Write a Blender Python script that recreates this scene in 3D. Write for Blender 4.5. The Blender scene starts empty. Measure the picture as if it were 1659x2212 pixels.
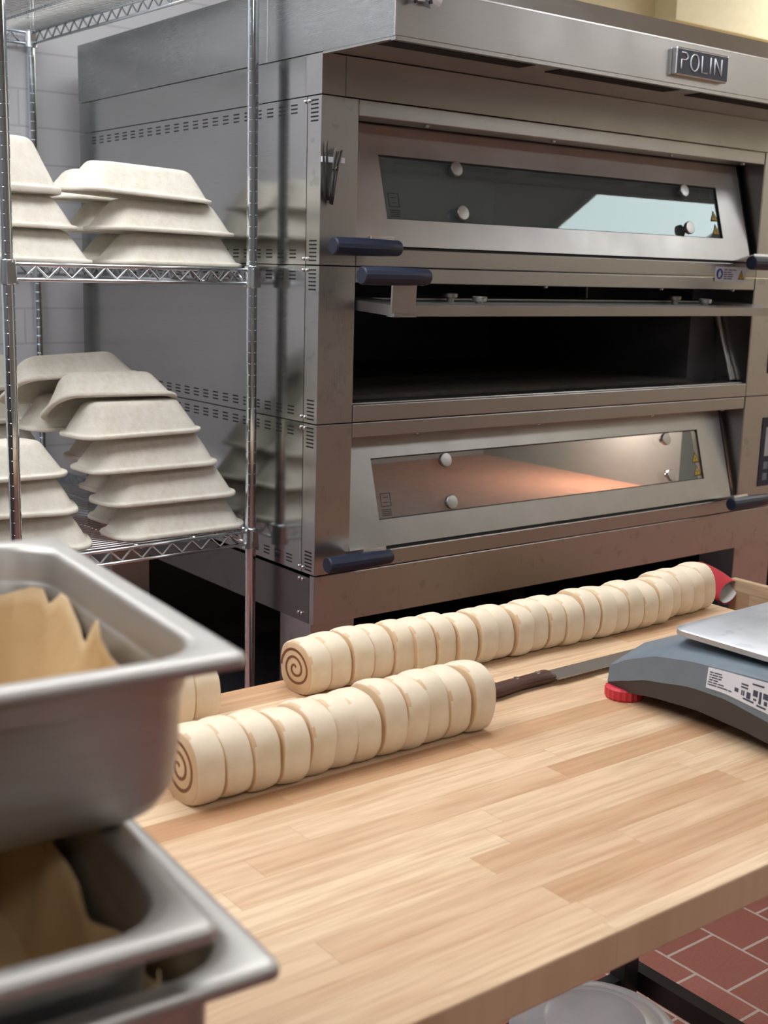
import bpy, bmesh, math, random
from mathutils import Vector, Matrix
from math import sin, cos, pi, radians
random.seed(7)
S = bpy.context.scene
C = S.collection

# ------------------------------------------------------------------ camera
LENS_PX = 2630.97
R3 = ((0.7935, -0.6080, 0.0266), (0.0977, 0.1705, 0.9805), (0.6007, 0.7754, -0.1947))
cd = bpy.data.cameras.new('camera'); cam = bpy.data.objects.new('camera', cd); C.objects.link(cam)
cd.sensor_fit = 'VERTICAL'; cd.sensor_height = 36.0; cd.sensor_width = 27.0
cd.lens = LENS_PX / 2212 * 36.0
r, u, f = (Vector(v).normalized() for v in R3)
r = u.cross(-f).normalized(); u = (-f).cross(r).normalized()
M = Matrix(((r.x, u.x, -f.x, -1.5047), (r.y, u.y, -f.y, -2.1916), (r.z, u.z, -f.z, 1.4506), (0, 0, 0, 1)))
cam.matrix_world = M
cd.clip_start = 0.05
cd.dof.use_dof = True; cd.dof.focus_distance = 2.0; cd.dof.aperture_fstop = 8.0
S.camera = cam

# ------------------------------------------------------------------ world, exposure
S.view_settings.view_transform = 'Standard'; S.view_settings.look = 'None'
S.view_settings.gamma = 1.0; S.view_settings.use_curve_mapping = False
S.view_settings.exposure = 0.0
w = bpy.data.worlds.new('world'); S.world = w; w.use_nodes = True
w.node_tree.nodes['Background'].inputs[0].default_value = (0.75, 0.80, 0.85, 1)
w.node_tree.nodes['Background'].inputs[1].default_value = 0.3
LAMP = 8.6          # strength of the ceiling panels
# ceiling panels: centre x, y, size x, size y, strength factor
PANELS = [(3.85, -1.87, 1.25, 0.40, 1.0), (-0.15, -0.50, 1.5, 0.9, 1.0), (-0.3, -3.0, 1.2, 0.4, 1.0),
          (3.9, -3.4, 1.2, 0.8, 1.0), (-2.3, -0.9, 1.2, 1.0, 1.0), (-2.4, -3.8, 1.2, 0.6, 1.0), (-1.6, 0.62, 0.9, 1.1, 1.0), (4.05, 0.45, 1.3, 1.4, 1.0)]  # near right corner and cream wall panels are added to brighten those walls

# ------------------------------------------------------------------ material helpers
def lin(c):
    return tuple(((v / 255) / 12.92 if v / 255 <= 0.04045 else ((v / 255 + 0.055) / 1.055) ** 2.4) for v in c) + (1.0,)
class NT:
    def __init__(s, name):
        s.m = bpy.data.materials.new(name); s.m.use_nodes = True
        s.t = s.m.node_tree; s.b = s.t.nodes['Principled BSDF']; s.out = s.t.nodes['Material Output']
    def n(s, typ, **kw):
        nd = s.t.nodes.new(typ)
        for k, v in kw.items(): setattr(nd, k, v)
        return nd
    def l(s, a, b): s.t.links.new(a, b)
    def obj(s, scale=(1, 1, 1), rot=(0, 0, 0)):
        tc = s.n('ShaderNodeTexCoord'); mp = s.n('ShaderNodeMapping')
        mp.inputs['Scale'].default_value = scale; mp.inputs['Rotation'].default_value = rot
        s.l(tc.outputs['Object'], mp.inputs['Vector']); return mp.outputs['Vector']
    def noise(s, vec, scale, detail=4, rough=0.5):
        nd = s.n('ShaderNodeTexNoise'); nd.inputs['Scale'].default_value = scale
        nd.inputs['Detail'].default_value = detail; nd.inputs['Roughness'].default_value = rough
        if vec is not None: s.l(vec, nd.inputs['Vector'])
        return nd.outputs['Fac']
    def ramp(s, fac, stops):
        nd = s.n('ShaderNodeValToRGB'); e = nd.color_ramp.elements
        while len(e) < len(stops): e.new(0.5)
        for el, (p, c) in zip(e, stops): el.position = p; el.color = c if len(c) == 4 else tuple(c) + (1,)
        s.l(fac, nd.inputs['Fac']); return nd.outputs['Color']
    def math(s, op, a, b=None, c=None):
        nd = s.n('ShaderNodeMath', operation=op)
        for i, v in enumerate((a, b, c)):
            if v is None: continue
            if isinstance(v, (int, float)): nd.inputs[i].default_value = v
            else: s.l(v, nd.inputs[i])
        return nd.outputs[0]
    def mix(s, fac, a, b, mode='MIX'):
        nd = s.n('ShaderNodeMix', data_type='RGBA', blend_type=mode)
        for i, v in ((0, fac), (6, a), (7, b)):
            if isinstance(v, (int, float)): nd.inputs[i].default_value = v
            elif isinstance(v, tuple): nd.inputs[i].default_value = v
            else: s.l(v, nd.inputs[i])
        return nd.outputs[2]
    def bump(s, h, strength=0.3, dist=0.002):
        nd = s.n('ShaderNodeBump'); nd.inputs['Strength'].default_value = strength; nd.inputs['Distance'].default_value = dist
        s.l(h, nd.inputs['Height']); s.l(nd.outputs['Normal'], s.b.inputs['Normal'])
    def set(s, **kw):
        for k, v in kw.items():
            k = {'col': 'Base Color', 'rough': 'Roughness', 'metal': 'Metallic', 'spec': 'Specular IOR Level'}.get(k, k)
            if isinstance(v, (int, float, tuple)): s.b.inputs[k].default_value = v
            else: s.l(v, s.b.inputs[k])
        return s

def plain(name, col, rough=0.5, metal=0.0, bump=None, var=0.06):
    t = NT(name); v = t.obj()
    nz = t.noise(v, 35, 3)
    dark = tuple(c * (1 - var) for c in col[:3]) + (1,); lite = tuple(min(1, c * (1 + var)) for c in col[:3]) + (1,)
    t.set(col=t.ramp(nz, [(0.3, dark), (0.7, lite)]), rough=rough, metal=metal)
    if bump: t.bump(t.noise(v, bump[0], 5), bump[1], bump[2])
    return t.m

def steel(name, col, rough, brush=(2, 2, 220), smudge=0.08, bumpk=0.02, stain=0.0):
    t = NT(name)
    b = t.noise(t.obj(scale=brush), 6, 3, 0.6)
    s2 = t.noise(t.obj(), 5.5, 6, 0.65)
    rg = t.math('ADD', t.math('MULTIPLY', t.math('SUBTRACT', s2, 0.5), smudge * 2), rough)
    rg = t.math('ADD', rg, t.math('MULTIPLY', t.math('SUBTRACT', b, 0.5), 0.10))
    c0 = t.ramp(b, [(0.25, tuple(x * 0.93 for x in col[:3])), (0.75, tuple(min(1, x * 1.05) for x in col[:3]))])
    if stain:
        sp = t.noise(t.obj(), 26, 2, 0.5)
        c0 = t.mix(t.ramp(sp, [(0.62, (0, 0, 0)), (0.68, (stain,) * 3)]), c0, tuple(x * 0.6 for x in col[:3]) + (1,))
    t.set(col=c0, rough=rg, metal=1.0)
    t.bump(b, bumpk, 0.001)
    return t.m

MAT = {}
MAT['steel'] = steel('brushed_steel', (0.46, 0.458, 0.452), 0.34, smudge=0.12)
MAT['steel_spot'] = steel('spotted_steel', (0.49, 0.486, 0.48), 0.30, brush=(220, 2, 2), stain=0.4)
MAT['steel_side'] = steel('side_panel_steel', (0.45, 0.45, 0.445), 0.15, brush=(2, 2, 160), smudge=0.05)
MAT['steel_hood'] = steel('hood_side_steel', (0.40, 0.405, 0.41), 0.26, brush=(2, 2, 160), smudge=0.05)
MAT['steel_shaded'] = steel('base_frame_shaded_steel', (0.22, 0.21, 0.205), 0.3)  # darker steel: shade under the rack shelves is put into the colour
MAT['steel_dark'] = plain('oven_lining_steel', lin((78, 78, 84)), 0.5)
MAT['lining_lit'] = plain('oven_lining_lamplit', lin((138, 134, 132)), 0.5)  # paler copy for the bottom chamber, lamplight put into the colour
MAT['chrome'] = steel('chrome_plate', (0.78, 0.85, 0.90), 0.10, brush=(3, 3, 3), smudge=0.03, bumpk=0.0)
MAT['wire'] = steel('zinc_wire', (0.78, 0.83, 0.86), 0.2, brush=(3, 3, 3), smudge=0.03, bumpk=0.0)
MAT['pan'] = steel('pan_steel', (0.53, 0.515, 0.49), 0.50, brush=(3, 3, 60), smudge=0.05)
MAT['plate'] = steel('scale_plate_steel', (0.64, 0.665, 0.70), 0.5, brush=(6, 6, 6), smudge=0.15, stain=0.25)
MAT['blade'] = steel('blade_steel', (0.42, 0.43, 0.45), 0.32, brush=(120, 3, 3))
MAT['white_metal'] = steel('bright_edge_steel', (0.75, 0.75, 0.76), 0.25)
MAT['dark'] = plain('dark_gap', (0.006, 0.006, 0.007, 1), 0.7)
MAT['black'] = plain('black_plastic', (0.02, 0.02, 0.022, 1), 0.45)
MAT['blackmetal'] = plain('black_painted_metal', (0.018, 0.017, 0.018, 1), 0.4)
MAT['navy'] = plain('navy_plastic', lin((31, 40, 61)), 0.45)
MAT['navy_dark'] = plain('navy_panel', lin((32, 42, 72)), 0.3)
MAT['signface'] = plain('sign_enamel', lin((52, 62, 80)), 0.4)
MAT['white'] = plain('white_vinyl', lin((222, 226, 236)), 0.45, var=0.02)
MAT['print'] = plain('label_ink', lin((70, 72, 90)), 0.6)
MAT['blue'] = plain('blue_ink', lin((35, 70, 150)), 0.5)
MAT['yellow'] = plain('yellow_ink', lin((225, 195, 40)), 0.5)
MAT['button'] = plain('grey_button', lin((120, 130, 150)), 0.5)
MAT['screen'] = plain('display_film', lin((190, 196, 205)), 0.3)
MAT['red'] = plain('red_rubber', lin((205, 52, 66)), 0.45)
MAT['redcloth'] = plain('red_cloth', lin((190, 52, 62)), 0.85, bump=(400, 0.3, 0.001))
MAT['lining'] = plain('quilted_lining', lin((205, 205, 200)), 0.9)
MAT['scale_grey'] = plain('scale_housing_plastic', lin((112, 124, 134)), 0.38, bump=(900, 0.1, 0.0005))
MAT['scale_dark'] = plain('scale_tray_plastic', lin((62, 60, 60)), 0.5)
MAT['walnut'] = plain('handle_wood', lin((72, 44, 34)), 0.42, var=0.25)
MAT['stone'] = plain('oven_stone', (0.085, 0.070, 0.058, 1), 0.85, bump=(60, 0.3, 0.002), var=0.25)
MAT['stone_lit'] = plain('oven_stone_lamplit', lin((186, 128, 102)), 0.85, bump=(60, 0.3, 0.002), var=0.1)  # orange copy of the oven stone, warm lamplight put into the colour
MAT['gasket'] = plain('gasket_rubber', (0.012, 0.012, 0.013, 1), 0.6)
MAT['cream'] = plain('cream_paint', lin((240, 229, 188)), 0.6, bump=(60, 0.05, 0.001), var=0.03)
MAT['roomwall'] = plain('room_wall_paint', lin((134, 131, 127)), 0.7, var=0.03)
MAT['warmwall'] = plain('warm_wall_paint', lin((222, 214, 190)), 0.7, var=0.03)
MAT['leftwall'] = plain('grey_wall_paint', lin((116, 116, 117)), 0.7, var=0.03)
MAT['dark_card'] = plain('dark_reflection_card', lin((64, 60, 58)), 0.5, var=0.05)
MAT['ceil'] = plain('ceiling_tile', lin((205, 206, 203)), 0.85, var=0.03)

def m_bulb(name, col, k):
    t = NT(name); t.set(col=(0.9, 0.9, 0.9, 1)); t.b.inputs['Emission Color'].default_value = col
    t.b.inputs['Emission Strength'].default_value = k; return t.m
MAT['ovenbulb'] = m_bulb('oven_lamp_glow', (1.0, 0.86, 0.74, 1), 520)

def m_glass(name, tint, rmix, base, film, fk):
    t = NT(name); tr = t.n('ShaderNodeBsdfTransparent'); gl = t.n('ShaderNodeBsdfGlossy'); mx = t.n('ShaderNodeMixShader')
    fr = t.n('ShaderNodeFresnel'); fr.inputs['IOR'].default_value = 1.6
    nz = t.noise(t.obj(), 9, 4)
    tr.inputs['Color'].default_value = tint; gl.inputs['Color'].default_value = base
    rg = t.math('MULTIPLY_ADD', nz, 0.03, 0.0); t.l(rg, gl.inputs['Roughness'])
    front = t.math('SUBTRACT', 1.0, t.n('ShaderNodeNewGeometry').outputs['Backfacing'])
    fac = t.math('MULTIPLY', t.math('MULTIPLY_ADD', fr.outputs[0], 1.0, rmix), front)
    t.l(fac, mx.inputs['Fac']); t.l(tr.outputs[0], mx.inputs[1]); t.l(gl.outputs[0], mx.inputs[2])
    df = t.n('ShaderNodeBsdfDiffuse'); df.inputs['Color'].default_value = film; m2 = t.n('ShaderNodeMixShader'); t.l(t.math('MULTIPLY', front, fk), m2.inputs['Fac'])
    t.l(mx.outputs[0], m2.inputs[1]); t.l(df.outputs[0], m2.inputs[2]); t.l(m2.outputs[0], t.out.inputs['Surface'])
    return t.m
MAT['glass'] = m_glass('oven_glass', (0.88, 0.90, 0.89, 1), 0.035, (0.76, 0.92, 0.92, 1), (0.36, 0.45, 0.46, 1), 0.30)

def m_wood(name, ax_len, ax_wid, wid, base, dark, seed=0.0, tone=1.0):
    """finger-jointed staves: rows of random length pieces, each with its own tint and grain"""
    t = NT(name); tc = t.n('ShaderNodeTexCoord'); sx = t.n('ShaderNodeSeparateXYZ'); t.l(tc.outputs['Object'], sx.inputs[0])
    L, Wd = sx.outputs[ax_len], sx.outputs[ax_wid]
    row = t.math('FLOOR', t.math('DIVIDE', t.math('ADD', Wd, 10 + seed), wid))
    wn = t.n('ShaderNodeTexWhiteNoise', noise_dimensions='1D'); t.l(row, wn.inputs['W'])
    ln = t.math('MULTIPLY_ADD', wn.outputs['Value'], 0.22, 0.26)
    off = t.math('MULTIPLY', wn.outputs['Value'], 7.31)
    q = t.math('DIVIDE', t.math('ADD', t.math('ADD', L, 20), off), ln)
    pid = t.math('FLOOR', q)
    cb = t.n('ShaderNodeCombineXYZ'); t.l(row, cb.inputs[0]); t.l(pid, cb.inputs[1])
    w2 = t.n('ShaderNodeTexWhiteNoise', noise_dimensions='2D'); t.l(cb.outputs[0], w2.inputs['Vector'])
    # grain
    cg = t.n('ShaderNodeCombineXYZ'); t.l(t.math('MULTIPLY', L, 4.0), cg.inputs[0]); t.l(t.math('MULTIPLY', Wd, 75.0), cg.inputs[1])
    t.l(t.math('MULTIPLY', w2.outputs['Value'], 37.0), cg.inputs[2])
    g = t.noise(cg.outputs[0], 1.6, 5, 0.65)
    cg2 = t.n('ShaderNodeCombineXYZ'); t.l(t.math('MULTIPLY', L, 3.0), cg2.inputs[0]); t.l(t.math('MULTIPLY', Wd, 26.0), cg2.inputs[1])
    t.l(t.math('MULTIPLY', w2.outputs['Value'], 91.0), cg2.inputs[2])
    g2 = t.noise(cg2.outputs[0], 2.0, 3, 0.5)
    c0 = t.ramp(w2.outputs['Value'], [(0.0, base), (0.5, tuple(a * 0.6 + b * 0.4 for a, b in zip(base, dark))), (0.68, base), (1.0, dark)])
    c1 = t.mix(t.ramp(g, [(0.42, (0, 0, 0)), (0.75, (0.55, 0.55, 0.55))]), c0, tuple(x * 0.72 for x in dark[:3]) + (1,))
    c1 = t.mix(t.ramp(g2, [(0.5, (0, 0, 0)), (0.72, (0.45, 0.45, 0.45))]), c1, dark)
    blot = t.noise(t.obj(), 3.2, 3)
    c1 = t.mix(t.ramp(blot, [(0.58, (0, 0, 0)), (0.75, (0.22, 0.22, 0.22))]), c1, lin((222, 165, 135)))
    fr = t.math('FRACT', q); fw = t.math('FRACT', t.math('DIVIDE', t.math('ADD', Wd, 10 + seed), wid))
    e1 = t.math('LESS_THAN', t.math('MULTIPLY', fr, ln), 0.0008); e2 = t.math('LESS_THAN', fw, 0.022)
    c1 = t.mix(t.math('MULTIPLY', t.math('MAXIMUM', e1, e2), 0.35), c1, tuple(x * 0.45 for x in dark[:3]) + (1,))
    t.set(col=c1, rough=t.math('MULTIPLY_ADD', g, 0.15, 0.42)); t.b.inputs['Specular IOR Level'].default_value = 0.35
    t.bump(g, 0.05, 0.001)
    return t.m
MAT['block'] = m_wood('butcher_block', 'X', 'Y', 0.041, lin((228, 202, 168)), lin((180, 132, 92)))
MAT['binwood'] = m_wood('pale_plank', 'Y', 'Z', 0.16, lin((206, 180, 145)), lin((178, 146, 110)))

def m_brick(name, c1, c2, mort, bw, rh, ms, axes, off, offset=0.5, bumpd=0.003, rough=0.6, spk=0.1):
    t = NT(name); tc = t.n('ShaderNodeTexCoord'); sx = t.n('ShaderNodeSeparateXYZ'); t.l(tc.outputs['Object'], sx.inputs[0])
    cb = t.n('ShaderNodeCombineXYZ')
    t.l(t.math('ADD', sx.outputs[axes[0]], off[0]), cb.inputs[0]); t.l(t.math('ADD', sx.outputs[axes[1]], off[1]), cb.inputs[1])
    br = t.n('ShaderNodeTexBrick'); br.offset = offset; br.squash = 1.0
    br.inputs['Scale'].default_value = 1.0; br.inputs['Brick Width'].default_value = bw; br.inputs['Row Height'].default_value = rh
    br.inputs['Mortar Size'].default_value = ms; br.inputs['Mortar Smooth'].default_value = 0.15; br.inputs['Bias'].default_value = 0
    br.inputs['Color1'].default_value = c1; br.inputs['Color2'].default_value = c2; br.inputs['Mortar'].default_value = mort
    t.l(cb.outputs[0], br.inputs['Vector'])
    nz = t.noise(t.obj(), 160, 4, 0.7)
    col = t.mix(t.ramp(nz, [(0.35, (spk,) * 3), (0.6, (0, 0, 0))]), br.outputs['Color'], tuple(x * 0.4 for x in c1[:3]) + (1,))
    t.set(col=col, rough=rough)
    h = t.math('MULTIPLY_ADD', nz, 0.15, t.math('SUBTRACT', 1.0, br.outputs['Fac'])); t.bump(h, 0.5, bumpd)
    return t.m
MAT['cmu'] = m_brick('painted_block', lin((210, 211, 215)), lin((205, 206, 210)), lin((190, 191, 196)), 0.40, 0.1035, 0.003, ('X', 'Z'), (10.126, 5.0 - 1.772 + 0.0145), rough=0.5, spk=0.03)
MAT['tile'] = m_brick('quarry_tile', lin((166, 106, 94)), lin((154, 96, 85)), lin((200, 184, 174)), 0.1585, 0.1585, 0.0035, ('Y', 'X'), (7.925 + 0.753 + 0.0792 * 0, 7.925 - 0.484), rough=0.55, bumpd=0.002, spk=0.25)

def m_pulp():
    t = NT('wood_pulp'); v = t.obj()
    a = t.noise(v, 60, 5, 0.7); b = t.noise(v, 14, 3); c = t.noise(t.obj(scale=(60, 60, 160)), 1.0, 4, 0.7)
    c0 = t.ramp(a, [(0.3, lin((213, 207, 191))), (0.7, lin((231, 227, 216)))])
    c0 = t.mix(t.ramp(b, [(0.45, (0, 0, 0)), (0.7, (0.5, 0.5, 0.5))]), c0, lin((228, 225, 216)))
    sp = t.noise(v, 320, 2)
    c0 = t.mix(t.ramp(sp, [(0.72, (0, 0, 0)), (0.76, (0.5, 0.5, 0.5))]), c0, lin((165, 150, 120)))
    t.set(col=c0, rough=0.92); t.b.inputs['Specular IOR Level'].default_value = 0.15
    t.bump(t.math('ADD', a, t.math('MULTIPLY', c, 0.8)), 0.45, 0.0016); return t.m
MAT['pulp'] = m_pulp()
def m_dough(name='raw_dough', ca=(222, 206, 178), cb=(236, 225, 203)):
    t = NT(name); v = t.obj(); a = t.noise(v, 22, 4); b = t.noise(v, 70, 4, 0.6)
    c0 = t.ramp(a, [(0.3, lin(ca)), (0.65, lin(cb))])
    t.set(col=c0, rough=0.62); t.b.inputs['Subsurface Weight'].default_value = 0.12
    t.b.inputs['Subsurface Radius'].default_value = (0.012, 0.008, 0.005); t.b.inputs['Subsurface Scale'].default_value = 0.5
    t.bump(t.math('ADD', a, t.math('MULTIPLY', b, 0.5)), 0.35, 0.002); return t.m
MAT['dough'] = m_dough()
MAT['dough_cut'] = m_dough('cut_dough', (206, 174, 136), (222, 198, 164))
MAT['cinnamon'] = plain('cinnamon_filling', lin((122, 76, 46)), 0.6, var=0.25)
def m_paper():
    t = NT('baking_parchment'); v = t.obj(); a = t.noise(v, 9, 4); b = t.noise(v, 30, 3)
    t.set(col=t.ramp(a, [(0.3, lin((192, 160, 114))), (0.7, lin((210, 182, 138)))]), rough=0.6)
    t.b.inputs['Transmission Weight'].default_value = 0.0
    t.bump(t.math('ADD', a, b), 0.5, 0.004); return t.m
MAT['paper'] = m_paper()
def m_translucent():
    t = NT('milky_plastic'); v = t.obj()
    t.set(col=t.ramp(t.noise(v, 12, 3), [(0.3, lin((196, 198, 202))), (0.7, lin((212, 214, 218)))]), rough=0.3)
    t.b.inputs['Subsurface Weight'].default_value = 0.3; t.b.inputs['Subsurface Scale'].default_value = 0.02; return t.m
MAT['milky'] = m_translucent()
MAT['diffuser'] = [m_bulb('light_diffuser', (0.97, 0.985, 1.0, 1), LAMP)]

# ------------------------------------------------------------------ mesh helpers
def obj(name, bm, mat, parent=None, smooth=False, loc=None, rot=None, bevel=0.0, seg=2, autosmooth=None):
    me = bpy.data.meshes.new(name); bm.normal_update(); bm.to_mesh(me); bm.free()
    ms = mat if isinstance(mat, (list, tuple)) else [mat]
    for m in ms: me.materials.append(MAT[m] if isinstance(m, str) else m)
    o = bpy.data.objects.new(name, me); C.objects.link(o)
    if parent is not None: o.parent = parent
    if loc is not None: o.location = loc
    if rot is not None: o.rotation_euler = rot
    if smooth or autosmooth:
        for p in me.polygons: p.use_smooth = True
        if autosmooth:
            try: me.set_sharp_from_angle(angle=radians(autosmooth))
            except Exception: pass
    if bevel:
        b = o.modifiers.new('bevel', 'BEVEL'); b.width = bevel; b.segments = seg; b.limit_method = 'ANGLE'; b.angle_limit = radians(40)
        b.harden_normals = False
    return o
def tag(o, label=None, cat=None, group=None, kind=None):
    if label: o['label'] = label
    if cat: o['category'] = cat
    if group: o['group'] = group
    if kind: o['kind'] = kind
    return o
def empty(name, loc=(0, 0, 0), rotz=0.0, label=None, cat=None, group=None):
    o = bpy.data.objects.new(name, None); C.objects.link(o); o.location = loc; o.rotation_euler = (0, 0, rotz)
    o.empty_display_size = 0.05
    return tag(o, label, cat, group)
def box(bm, x0, x1, y0, y1, z0, z1, mi=0):
    v = [bm.verts.new(p) for p in ((x0, y0, z0), (x1, y0, z0), (x1, y1, z0), (x0, y1, z0), (x0, y0, z1), (x1, y0, z1), (x1, y1, z1), (x0, y1, z1))]
    for q in ((0, 3, 2, 1), (4, 5, 6, 7), (0, 1, 5, 4), (1, 2, 6, 5), (2, 3, 7, 6), (3, 0, 4, 7)):
        bm.faces.new([v[i] for i in q]).material_index = mi
    return v
def loft(bm, loops, cap0=True, cap1=True, closed=True, mi=0):
    rings = [[bm.verts.new(p) for p in L] for L in loops]
    n = len(rings[0])
    for a, b in zip(rings, rings[1:]):
        for i in range(n if closed else n - 1):
            j = (i + 1) % n
            bm.faces.new((a[i], a[j], b[j], b[i])).material_index = mi
    if cap0: bm.faces.new(rings[0][::-1]).material_index = mi
    if cap1: bm.faces.new(rings[-1]).material_index = mi
    return rings
def tube(bm, pts, rad, n=8, cap=True, mi=0):
    pts = [Vector(p) for p in pts]; loops = []
    prev = None
    for i, p in enumerate(pts):
        t = (pts[min(i + 1, len(pts) - 1)] - pts[max(i - 1, 0)]).normalized()
        a = Vector((0, 0, 1)) if abs(t.z) < 0.9 else Vector((1, 0, 0))
        if prev is not None: a = prev
        s = t.cross(a).normalized(); b = s.cross(t).normalized(); prev = b
        rr = rad[i] if isinstance(rad, (list, tuple)) else rad
        loops.append([p + s * (rr * cos(2 * pi * k / n)) + b * (rr * sin(2 * pi * k / n)) for k in range(n)])
    loft(bm, loops, cap, cap, mi=mi)
def lathe(bm, prof, n=24, c=(0, 0, 0), axis='Z', cap=True, mi=0):
    loops = []
    for rr, h in prof:
        L = []
        for k in range(n):
            a = 2 * pi * k / n
            p = (rr * cos(a), rr * sin(a), h)
            if axis == 'Y': p = (p[0], p[2], p[1])
            if axis == 'X': p = (p[2], p[0], p[1])
            L.append((p[0] + c[0], p[1] + c[1], p[2] + c[2]))
        loops.append(L)
    loft(bm, loops, cap, cap, mi=mi)
def fixn(bm): bmesh.ops.recalc_face_normals(bm, faces=bm.faces); return bm
def rrect(hx, hy, rad, z, k=6, cx=0, cy=0):
    rad = min(rad, hx * 0.999, hy * 0.999); P = []
    for qx, qy, a0 in ((1, 1, 0), (-1, 1, pi / 2), (-1, -1, pi), (1, -1, 3 * pi / 2)):
        for i in range(k + 1):
            a = a0 + (pi / 2) * i / k
            P.append((cx + qx * (hx - rad) + rad * cos(a), cy + qy * (hy - rad) + rad * sin(a), z))
    return P
def B(): return bmesh.new()
def bx(name, mat, parent, *dims, bevel=0.0, kind=None, label=None):
    bm = B(); box(bm, *dims); o = obj(name, bm, mat, parent, bevel=bevel)
    return tag(o, label=label, kind=kind)
def copy_tree(o, parent=None):
    c = o.copy(); C.objects.link(c); c.parent = parent
    for ch in o.children: copy_tree(ch, c)
    return c

# ------------------------------------------------------------------ the room
bx('floor', 'tile', None, -3.6, 4.9, -5.2, 1.6, -0.1, 0.0, kind='structure')
bx('ceiling', 'ceil', None, -3.6, 4.9, -5.2, 1.6, 3.0, 3.1, kind='structure')
bx('wall_back', 'cmu', None, -3.6, 1.2, 1.35, 1.5, 0, 3.0, kind='structure')
bx('wall_back_right', 'cream', None, 1.2, 4.9, 1.35, 1.5, 0, 3.0, kind='structure')
bx('trim_1', 'cream', None, 2.566, 4.8, 1.235, 1.35, 2.47, 3.0, kind='structure', bevel=0.003)
bx('wall_left', 'leftwall', None, -3.6, -3.5, -5.1, 1.35, 0, 3.0, kind='structure')
bx('wall_right', 'warmwall', None, 4.8, 4.9, -5.1, 1.35, 0, 3.0, kind='structure')
bx('added_dark_panel_left', 'dark_card', None, -3.5, -3.48, -5.1, 1.35, 0, 1.05, kind='structure')  # added unseen dark panel, darkens what the oven's left side mirrors
bx('wall_front', 'roomwall', None, -3.6, 4.9, -5.2, -5.1, 0, 3.0, kind='structure')
for i, (x, y, sx, sy, k) in enumerate(PANELS):
    t = empty('ceiling_light', (x, y, 3.0), 0, 'flat white ceiling light panel, number %d counted over the room' % (i + 1), 'light', 'ceiling light panels')
    t['label'] = ['ceiling light panel mirrored in the top oven door glass', 'ceiling light panel over the baking table', 'ceiling light panel over the pan stack',
                  'added light panel in the near right room corner, brightening the right wall', 'ceiling light panel left of the wire rack', 'ceiling light panel in the far left room corner',
                  'ceiling light panel behind the wire rack by the block wall', 'added light panel brightening the cream wall at right'][i]
    bm = B(); h = 0.03
    box(bm, -sx / 2 - h, sx / 2 + h, -sy / 2 - h, -sy / 2, -0.03, 0); box(bm, -sx / 2 - h, sx / 2 + h, sy / 2, sy / 2 + h, -0.03, 0)
    box(bm, -sx / 2 - h, -sx / 2, -sy / 2, sy / 2, -0.03, 0); box(bm, sx / 2, sx / 2 + h, -sy / 2, sy / 2, -0.03, 0)
    obj('frame', bm, 'white', t)
    bx('diffuser', MAT['diffuser'][0], t, -sx / 2, sx / 2, -sy / 2, sy / 2, -0.02, -0.004)

# ------------------------------------------------------------------ deck oven
ZS = [0.771, 1.1135, 1.457]; ZT = 1.807; D = 1.2155
XL, XR, XE = 0.097, 1.525, 1.86
oven = empty('deck_oven', (0, 0, 0), 0, 'large stainless steel three-deck bread oven, middle door swung open', 'oven')
g = 0.0012
bx('base_skirt', 'steel_spot', oven, 0, XE, 0, 0.02, 0.656, 0.771 - g, bevel=0.0018)
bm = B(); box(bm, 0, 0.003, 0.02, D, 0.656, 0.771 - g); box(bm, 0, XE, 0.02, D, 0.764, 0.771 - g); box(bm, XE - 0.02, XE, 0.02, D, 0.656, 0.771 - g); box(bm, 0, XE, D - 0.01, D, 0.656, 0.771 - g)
obj('base_frame', bm, 'steel_shaded', oven)
for x0, x1, y0 in ((0.008, 0.13, 0.022), (1.578, 1.76, 0.03), (0.008, 0.13, 1.07), (1.578, 1.72, 1.07)):
    bx('leg', 'steel_spot', oven, x0, x1, y0, y0 + 0.13, 0.0, 0.66, bevel=0.002)
bx('rear_shade_sheet', 'blackmetal', oven, 0.02, 1.84, 1.205, 1.2145, 0.02, 0.66)  # added black sheet, hides the bright wall so the oven underside stays dark
bx('end_shade_sheet', 'blackmetal', oven, 1.842, 1.852, 0.03, 1.2145, 0.02, 0.66)  # second added sheet, keeps the right end under the oven dark
bx('undershelf', 'steel_dark', oven, 0.13, 1.578, 0.12, 1.1, 0.25, 0.265)

def slits(bm, spots, w, horizontal=True):
    for y, z in spots:
        box(bm, -0.0008, 0.0035, y - w / 2, y + w / 2, z - 0.0016, z + 0.0016)
def vented_panel(y0, y1, z0, z1, ys, zs):
    bm = B(); hy, hz = 0.013, 0.0016
    Y = [y0] + [v for y in ys for v in (y - hy, y + hy)] + [y1]; Z = [z0] + [v for z in zs for v in (z - hz, z + hz)] + [z1]
    vv = [[bm.verts.new((0, y, z)) for z in Z] for y in Y]
    for i in range(len(Y) - 1):
        for j in range(len(Z) - 1):
            fc = bm.faces.new((vv[i][j], vv[i][j + 1], vv[i + 1][j + 1], vv[i + 1][j]))
            if i % 2 and j % 2: fc.material_index = 1
    # returned edges of the sheet
    w = [[bm.verts.new((0.02, y, z)) for z in (z0, z1)] for y in (y0, y1)]
    bm.faces.new([r_[0] for r_ in vv] + [w[1][0], w[0][0]]); bm.faces.new([r_[-1] for r_ in vv][::-1] + [w[0][1], w[1][1]])
    bm.faces.new(vv[0][::-1] + [w[0][0], w[0][1]]); bm.faces.new(vv[-1] + [w[1][1], w[1][0]])
    bm.faces.new((w[0][0], w[1][0], w[1][1], w[0][1]))
    return obj('side_panel', fixn(bm), ['steel_side', 'dark'], oven)
ycols = [0.104 + i * 0.0484 for i in range(22)]
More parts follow.
